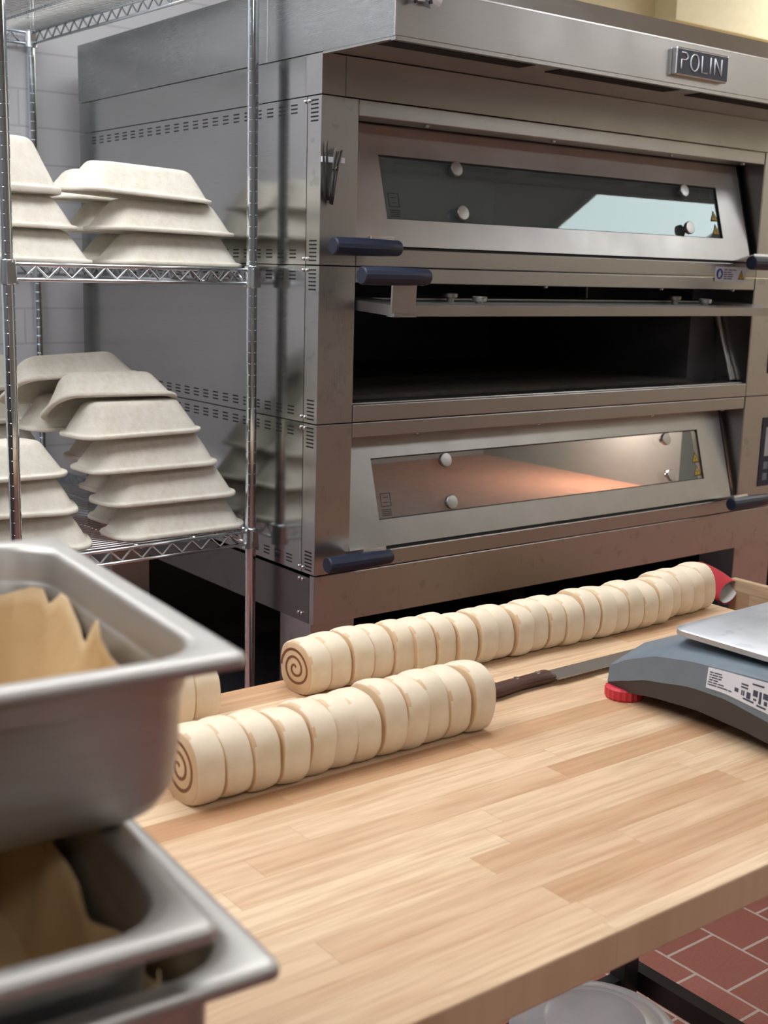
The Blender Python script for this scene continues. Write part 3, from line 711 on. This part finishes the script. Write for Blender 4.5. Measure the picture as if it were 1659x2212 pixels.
# ------------------------------------------------------------------ cinnamon rolls
def interp(tab, d):
    for (a, va), (b, vb) in zip(tab, tab[1:]):
        if d <= b: q = (d - a) / (b - a); q = q * q * (3 - 2 * q) * 0.3 + q * 0.7; return va + (vb - va) * q
    return tab[-1][1]
def roll_bm(W, H, T, seed, k=40):
    rnd = random.Random(seed); ph = [rnd.uniform(0, 6.28) for _ in range(6)]
    bm = B(); xs = [(-T / 2, 0.90), (-T / 2 + 0.0012, 0.938), (-T / 2 + 0.0045, 0.970), (-T / 2 + 0.011, 0.995), (0, 1.006), (T / 2 - 0.008, 0.998), (T / 2 - 0.003, 0.98), (T / 2 - 0.001, 0.958), (T / 2, 0.93)]
    loops = []
    for x, sc in xs:
        L = []
        for i in range(k):
            a = 2 * pi * i / k; c, s = cos(a), sin(a); e = 0.80
            y = W / 2 * sc * (abs(c) ** e) * (1 if c > 0 else -1); zz = H * 0.56 * sc * (abs(s) ** e) * (1 if s > 0 else -1)
            if zz < 0: zz *= 0.86
            d = 1 + 0.012 * sin(3 * a + ph[0]) + 0.009 * sin(5 * a + ph[1] + x * 60) + 0.006 * sin(9 * a + ph[2])
            y *= d; zz *= d
            zz = max(zz, -H * 0.44)
            L.append((x, y, zz + H * 0.44))
        loops.append(L)
    loft(bm, loops); fixn(bm); bm.normal_update()
    for fc in bm.faces:
        if fc.normal.x < -0.42 or fc.normal.x > 0.6: fc.material_index = 1
    return bm
def swirl_bm(W, H, T, seed):
    rnd = random.Random(seed); bm = B(); n = 150; turns = 2.4; p0 = rnd.uniform(0, 0.6); th = 0.0019
    ins, outs = [], []
    for i in range(n + 1):
        q = i / n; a = -(q * turns * 2 * pi) + 1.9 + p0
        rr = 0.05 + 0.78 * q ** 0.9; rr *= 1 + 0.035 * sin(2 * a + seed) + 0.018 * sin(3 * a + 2 * seed)
        for lst, d in ((ins, -th), (outs, th)):
            lst.append((W / 2 * rr * cos(a) + d * cos(a), H * 0.48 * rr * sin(a) + d * sin(a) + H * 0.47))
    rows = []
    for (a, b) in zip(ins, outs):
        rows.append([bm.verts.new((-T / 2 - 0.0006, *a)), bm.verts.new((-T / 2 - 0.0006, *b)), bm.verts.new((T / 2 + 0.0006, *b)), bm.verts.new((T / 2 + 0.0006, *a))])
    for r0, r1 in zip(rows, rows[1:]):
        for c in range(4): bm.faces.new((r0[c], r0[(c + 1) % 4], r1[(c + 1) % 4], r1[c]))
    bm.faces.new(rows[0]); bm.faces.new(rows[-1][::-1]); return fixn(bm)
protos = []
for v in range(6):
    e = obj('cinnamon_roll', roll_bm(0.088, 0.083, 0.0358, v), ['dough', 'dough_cut'], None, autosmooth=50)
    obj('filling', swirl_bm(0.088, 0.083, 0.0358, v), 'cinnamon', e)
    protos.append(e)
pu = set()
ORD = ['first', 'second', 'third', 'fourth', 'fifth', 'sixth', 'seventh', 'eighth', 'ninth', 'tenth', 'eleventh', 'twelfth', 'thirteenth', 'fourteenth', 'fifteenth',
       'sixteenth', 'seventeenth', 'eighteenth', 'nineteenth', 'twentieth', 'twenty-first', 'twenty-second', 'twenty-third', 'twenty-fourth']
rr_ = random.Random(3)
def roll_row(x0, x1, path, n, label_fn, group, k=1.0, v0=0):
    st_ = (x1 - x0) / n
    for i in range(n):
        v = (i * 5 + v0) % 6
        if v not in pu: o = protos[v]; pu.add(v)
        else: o = copy_tree(protos[v])
        t = (i + 0.5) / n
        o.location = (x0 + st_ * (i + 0.5) + rr_.uniform(-0.001, 0.001), interp(path, t) + rr_.uniform(-0.0025, 0.0025), TZ + 0.0004)
        lean = rr_.uniform(-3.5, 5.5) if i else 0.0
        o.rotation_euler = (rr_.uniform(-0.04, 0.04), radians(lean), rr_.uniform(-0.05, 0.05))
        hs = rr_.uniform(0.955, 1.045) * k
        o.scale = (st_ / 0.0358 * 0.985, rr_.uniform(0.97, 1.03) * k, hs)
        tag(o, label_fn(i), 'cinnamon roll', group)
roll_row(-0.908, -0.480, [(0, -1.067), (1, -1.067)], 12, lambda i: ('raw cinnamon roll slice at the near left end of the front row, swirl facing out' if i == 0 else 'raw cinnamon roll slice, %s from the left in the shorter front row' % ORD[i]),
         'sliced raw cinnamon rolls in the front row', 1.0, 0)
roll_row(-0.609, 0.258, [(0, -0.842), (0.12, -0.842), (0.35, -0.868), (0.78, -0.874), (0.9, -0.858), (1, -0.850)], 24, lambda i: ('raw cinnamon roll slice at the left end of the long back row, swirl facing out' if i == 0 else 'raw cinnamon roll slice, %s from the left in the long back row' % ORD[i]),
         'sliced raw cinnamon rolls in the long back row', 0.935, 2)
roll_row(-0.822, -0.749, [(0, -0.845), (1, -0.844)], 2, lambda i: ('raw cinnamon roll slice half hidden by the upper pan corner', 'raw cinnamon roll slice showing just right of the upper pan corner')[i],
         'sliced raw cinnamon rolls behind the pan', 1.0, 1)

# ------------------------------------------------------------------ bread knife
kn = empty('bread_knife', (-0.28, -1.007, TZ), radians(0.5), 'serrated bread knife with dark wooden handle lying between the rolls and the scale', 'knife')
bm = B()
sect = []
for x, hy, hz, oy in ((-0.132, 0.010, 0.006, -0.004), (-0.126, 0.0145, 0.0085, -0.004), (-0.10, 0.0150, 0.009, -0.003), (-0.06, 0.0125, 0.0088, 0.0), (-0.025, 0.0130, 0.009, 0.0), (0.0, 0.0155, 0.0088, 0.001), (0.006, 0.015, 0.007, 0.001)):
    sect.append([(x, p[0] + oy, 0.0098 + p[1]) for p in [(hy * cos(2 * pi * k / 16) * (1.0), hz * sin(2 * pi * k / 16)) for k in range(16)]])
loft(bm, sect); obj('handle', fixn(bm), 'walnut', kn, smooth=True)
bm = B(); n = 60; lo, hi = [], []
for i in range(n + 1):
    x = 0.002 + 0.256 * i / n; tip = max(0, (i / n - 0.8) / 0.2)
    yb = -0.019 + 0.0018 * (i % 2) + 0.022 * tip ** 2; yt = 0.0165 - 0.010 * tip ** 3
    lo.append((x, yb)); hi.append((x, yt))
out = lo + hi[::-1]
loft(bm, [[(x, y, 0.0085) for x, y in out], [(x, y, 0.0105) for x, y in out]]); obj('blade', fixn(bm), 'blade', kn)
for x in (-0.105, -0.062, -0.02):
    bm = B(); lathe(bm, [(0.0042, 0.0165), (0.0042, 0.0199), (0.0005, 0.0203)], 12, c=(x, 0, 0)); obj('rivet', fixn(bm), 'white_metal', kn)

# ------------------------------------------------------------------ digital scale
sc_ = empty('digital_scale', (-0.04, -1.265, TZ), 0, 'grey digital bench scale with metal weighing plate and red feet', 'scale')
bm = B(); bd = B(); N = 24
Xh = 0.21; Y1, Y0 = 0.175, -0.165
def sprof(t):
    d = t * 0.34
    return (interp([(0, 0.019), (0.03, 0.030), (0.075, 0.044), (0.15, 0.0555), (0.20, 0.0555), (0.265, 0.046), (0.34, 0.022)], d),
            interp([(0, 0.043), (0.04, 0.064), (0.088, 0.081), (0.149, 0.0895), (0.207, 0.0932), (0.261, 0.096), (0.34, 0.098)], d),
            interp([(0, 0.009), (0.093, 0.022), (0.154, 0.0255), (0.228, 0.0215), (0.27, 0.0165), (0.34, 0.010)], d))
LU, LD = [], []
for i in range(N + 1):
    t = i / N; y = Y1 + (Y0 - Y1) * t; zb, zt, zl = sprof(t)
    inset = 0.010 * max(0, 1 - t / 0.10) + 0.010 * max(0, 1 - (1 - t) / 0.10)
    xo = Xh - inset * 0.6; xm = 0.13
    zm = max(zt + 0.002, 0.064 + 0.033 * min(1, t / 0.26))
    LU.append([(-xo, y, zb), (-xo + 0.003, y, zt), (-xo + 0.010, y, zt + 0.003), (-xm, y, zm), (xm, y, zm), (xo - 0.010, y, zt + 0.003), (xo - 0.003, y, zt), (xo, y, zb)])
    LD.append([(-xo + 0.001, y, zb), (-xo + 0.004, y, zl), (xo - 0.004, y, zl), (xo - 0.001, y, zb)])
loft(bm, LU); obj('housing', fixn(bm), 'scale_grey', sc_, autosmooth=34)
loft(bd, LD); obj('base_tray', fixn(bd), 'scale_dark', sc_, autosmooth=28)
for px, py in ((-0.19, 0.155), (0.19, 0.155), (-0.19, -0.155), (0.19, -0.155)):
    bm = B(); n = 40
    rad = [0.0275 if k % 2 else 0.0262 for k in range(n)]
    loops = [[(rad[k] * q * cos(2 * pi * k / n), rad[k] * q * sin(2 * pi * k / n), h) for k in range(n)] for q, h in ((0.94, 0.0), (1, 0.003), (1, 0.015), (0.8, 0.017))]
    loft(bm, loops); obj('foot', bm, 'red', sc_, loc=(px, py, 0.0))
bm = B(); lathe(bm, [(0.05, 0.09), (0.05, 0.1065)], 24); obj('plate_support', fixn(bm), 'black', sc_)
bm = B(); loops = [rrect(0.150 - o, 0.125 - o, 0.022, zz, 8) for o, zz in ((0.004, 0.1055), (0.0, 0.1065), (0.0, 0.1135), (0.0015, 0.115))]
loft(bm, loops); obj('weighing_plate', fixn(bm), 'plate', sc_, loc=(-0.021, -0.025, 0.0), rot=(0, 0, radians(1.8)), autosmooth=40)
# rating label on the left flank
lab = B(); Lb = []
def flank(t, k, off):
    y = Y1 + (Y0 - Y1) * t; zb, zt, zl = sprof(t)
    return (-Xh + 0.003 * k - off, y, zb + (zt - zb) * k)
n = 14; t0, t1 = 0.505, 0.84
def strip(bm, ta, tb, ka, kb, off, steps=6):
    a = [[flank(ta + (tb - ta) * i / steps, kk, o) for kk, o in ((ka, off), (kb, off), (kb, off - 0.0004), (ka, off - 0.0004))] for i in range(steps + 1)]
    loft(bm, a)
strip(lab, t0, t1, 0.20, 0.96, 0.0008, n); lb = obj('rating_label', fixn(lab), 'white', sc_)
bm = B(); rl = random.Random(5)
def S_(a, b, c, d): strip(bm, t0 + (t1 - t0) * a, t0 + (t1 - t0) * b, 0.2 + 0.76 * c, 0.2 + 0.76 * d, 0.0012, 2)
for row, (k0, a0, segs) in enumerate(((0.80, 0.03, (0.05, 0.10)), (0.68, 0.03, (0.03, 0.07, 0.05)), (0.56, 0.03, (0.02, 0.08, 0.04)), (0.44, 0.03, (0.05, 0.06)), (0.32, 0.02, (0.06, 0.05, 0.08)), (0.20, 0.02, (0.12, 0.14, 0.04)))):
    x = a0
    for sg in segs: S_(x, x + sg, k0 - 0.025, k0 + 0.025); x += sg + 0.012
for k0, a0, b0 in ((0.70, 0.46, 0.55), (0.58, 0.46, 0.55), (0.82, 0.60, 0.75), (0.16, 0.50, 0.64), (0.12, 0.68, 0.8)): S_(a0, b0, k0 - 0.03, k0 + 0.03)
for a0, b0, c0, d0 in ((0.38, 0.43, 0.3, 0.46), (0.47, 0.485, 0.26, 0.46), (0.495, 0.51, 0.26, 0.46), (0.54, 0.59, 0.22, 0.46), (0.62, 0.68, 0.4, 0.62), (0.70, 0.73, 0.2, 0.62), (0.75, 0.83, 0.42, 0.62), (0.77, 0.81, 0.22, 0.36), (0.63, 0.67, 0.25, 0.32)): S_(a0, b0, c0, d0)
obj('label_print', fixn(bm), 'print', lb)

# ------------------------------------------------------------------ steel pans with parchment
def pan(name, corner, rot, lx, ly, depth, label, lx_label=None):
    """corner = outer near right rim corner; pan runs left (−x) and back (+y) from it"""
    t = empty(name, corner, radians(rot), label, 'pan', 'steel pans stacked at the left')
    hx, hy, cx, cy = lx / 2, ly / 2, -lx / 2, ly / 2
    def L(o, zz, rad): return rrect(hx - o, hy - o, rad, zz, 10, cx, cy)
    lv = [(0.0005, -0.0075, 0.006), (0, -0.004, 0.006), (0.0012, -0.0008, 0.006), (0.004, 0.0, 0.007), (0.012, -0.0002, 0.026), (0.0150, -0.0012, 0.036), (0.0165, -0.0045, 0.038),
          (0.0170, -0.024, 0.038), (0.0180, -0.0262, 0.037), (0.0195, -0.0285, 0.036), (0.0205, -depth * 0.6, 0.036), (0.0225, -depth * 0.82, 0.037), (0.029, -depth * 0.94, 0.036), (0.042, -depth, 0.028)]
    bm = B(); loft(bm, [L(*l) for l in lv], cap0=False, cap1=True); fixn(bm)
    o = obj('pan_body', bm, 'pan', t, autosmooth=70)
    sd = o.modifiers.new('solid', 'SOLIDIFY'); sd.thickness = 0.0009; sd.offset = 0
    return t
def rrect_fine(hx, hy, rad, z, cx, cy, step=0.012):
    P = rrect(hx, hy, rad, z, 5, cx, cy); out = []
    for a_, b_ in zip(P, P[1:] + P[:1]):
        d_ = math.dist(a_, b_); m_ = max(1, int(d_ / step))
        for q in range(m_): out.append(tuple(a_[k] + (b_[k] - a_[k]) * q / m_ for k in range(3)))
    return out
def liner(name, corner, rot, lx, ly, depth, seed, label, hfun, inset=0.030):
    t = empty(name, corner, radians(rot), label, 'parchment', 'parchment liners in the steel pans')
    rnd = random.Random(seed); hx, hy, cx, cy = lx / 2, ly / 2, -lx / 2, ly / 2
    k = 14; zb = -depth + 0.004
    top = rrect_fine(hx - inset, hy - inset, 0.036, 0, cx, cy); ks = 1 - 0.022 / hy; km = 0.4
    bot = [(cx + (p[0] - cx) * (1 - 0.022 / hx), cy + (p[1] - cy) * ks, zb) for p in top]; mid = [(cx + (p[0] - cx) * km, cy + (p[1] - cy) * km, zb + 0.002) for p in top]
    n = len(top); loops = [[] for _ in range(8)]
    for i in range(n):
        a = i / n; h = hfun(i, n, top[i], rnd)
        fold = 0.004 * sin(i * 0.9 + seed) + 0.005 * sin(i * 0.37 + 2 * seed)
        for r_ in range(8):
            if r_ == 0: p = mid[i]
            elif r_ == 1: p = bot[i]
            else:
                q = (r_ - 1) / 6
                p = Vector(bot[i]).lerp(Vector((top[i][0], top[i][1], h)), q); cxy = Vector((cx - p.x, cy - p.y, 0)).normalized()
                p = p + cxy * (max(0, fold) * q + 0.010 * q * q * max(0, sin(i * 0.27 + seed)))
            loops[r_].append(tuple(p))
    bm = B(); loft(bm, loops, cap0=True, cap1=False)
    o = obj('paper_sheet', fixn(bm), 'paper', t, smooth=False, autosmooth=25)
    sd = o.modifiers.new('solid', 'SOLIDIFY'); sd.thickness = 0.0004
    return t
PA = (-1.178, -1.656, 1.2475); PB = (-1.240, -1.733, 1.1455); PC = (-1.207, -1.737, 1.1165)
pan('steel_pan', PA, -4.6, 0.53, 0.325, 0.100, 'topmost stainless steel pan at left, lined with crumpled parchment')
pan('steel_pan', PB, -5.5, 0.354, 0.318, 0.100, 'middle stainless steel pan nested in the lowest one, parchment inside')
pan('steel_pan', PC, -3.6, 0.53, 0.330, 0.150, 'lowest stainless steel pan, its corner sticking out over the wooden table')
def pk(v, c, w_): return max(0.0, 1 - abs(v - c) / w_)
def hA(i, n, p, rnd):
    x, y = p[0], p[1]
    if y < 0.045: return -0.016
    if x > -0.10 and y < 0.27:
        return -0.040 + 0.022 * pk(y, 0.05, 0.05) + 0.032 * pk(y, 0.135, 0.045) + 0.022 * pk(y, 0.235, 0.04)
    return -0.030 + 0.010 * pk(x, -0.13, 0.03) + 0.012 * pk(x, -0.22, 0.05) + 0.004 * sin(i * 1.1)
def hB(i, n, p, rnd):
    x, y = p[0], p[1]
    if x > -0.15: return -0.040 + 0.018 * pk(y, 0.17, 0.05) + 0.014 * pk(y, 0.05, 0.05)
    return -0.034 + 0.014 * pk(x, -0.17, 0.04) + 0.006 * sin(i * 0.9)
liner('parchment_paper', PA, -4.6, 0.53, 0.325, 0.100, 3, 'brown crumpled parchment lining the topmost steel pan', hA, 0.023)
liner('parchment_paper', PB, -5.5, 0.354, 0.318, 0.100, 8, 'brown parchment folded inside the middle steel pan', hB, 0.024)
liner('parchment_paper', PC, -3.6, 0.53, 0.330, 0.150, 5, 'sliver of brown parchment in the lowest steel pan corner', lambda i, n, p, r: -0.03 + 0.01 * sin(i * 1.7), 0.029)
# steel cart that carries the pans (below the frame)
ct = empty('steel_cart', (0, 0, 0), 0, 'steel trolley under the stack of pans at the left', 'cart')
bx('cart_top', 'steel', ct, -1.80, -1.245, -1.80, -1.36, 0.945, 0.9665 - 0.0005, bevel=0.003)
for x in (-1.78, -1.29):
    for y in (-1.78, -1.41): bx('leg', 'steel', ct, x, x + 0.03, y, y + 0.03, 0.0, 0.945)

# ------------------------------------------------------------------ wooden bin and oven mitt, far right
bn = empty('wooden_bin', (0, 0, 0), 0, 'pale wooden bin standing between the table and the oven legs at right', 'bin')
def frame_box(zt):
    bm = B(); x0, x1, y0, y1, th = 0.89, 1.42, -1.05, -0.462, 0.018
    box(bm, x0, x0 + th, y0, y1, 0.10, zt); zl = 0.54
    box(bm, x1 - th, x1, y0, y1, 0.10, zl); box(bm, x0 + th, x1 - th, y0, y0 + th, 0.10, zl); box(bm, x0 + th, x1 - th, y1 - th, y1, 0.10, zl)
    box(bm, x0 + th, x1 - th, y0 + th, y1 - th, 0.10, 0.118); return bm
obj('bin_walls', frame_box(0.75), 'binwood', bn, bevel=0.002)
for x in (0.95, 1.36):
    for y in (-1.0, -0.52):
        bm = B(); lathe(bm, [(0.04, -0.012), (0.045, -0.009), (0.045, 0.009), (0.04, 0.012)], 20, axis='X', c=(0, 0, 0.045)); box(bm, -0.016, 0.016, -0.02, 0.02, 0.075, 0.10)
        obj('caster', fixn(bm), 'black', bn, loc=(x, y, 0))
mt = empty('oven_mitt', (0.862, -0.470, 0.724), 0, 'red oven mitt with white lining slung over the wooden bin corner', 'mitt')
mt.rotation_euler = (radians(24), radians(14), radians(-82))
bm = B(); bi = B(); loops = []; li = []
for i in range(11):
    q = i / 10; hw = 0.038 + 0.006 * q - (0.022 if i == 10 else 0.008 if i == 9 else 0); hh = 0.021 - 0.006 * q - (0.008 if i == 10 else 0)
    L = [(0.010 - 0.13 * q - 0.010 * sin(2 * pi * k / 20) * max(0, 1 - q * 2.5), hw * cos(2 * pi * k / 20), hh * sin(2 * pi * k / 20) + 0.010 * sin(q * 3)) for k in range(20)]
    loops.append(L)
    if i < 4: li.append([(p[0] - 0.001, p[1] * 0.90, (p[2] - 0.010 * sin(q * 3)) * 0.82 + 0.010 * sin(q * 3)) for p in L])
loft(bm, loops, cap0=False, cap1=True); o = obj('mitt_cloth', fixn(bm), 'redcloth', mt, smooth=True)
loft(bi, li, cap0=False, cap1=True); obj('mitt_lining', fixn(bi), 'lining', mt, smooth=True)
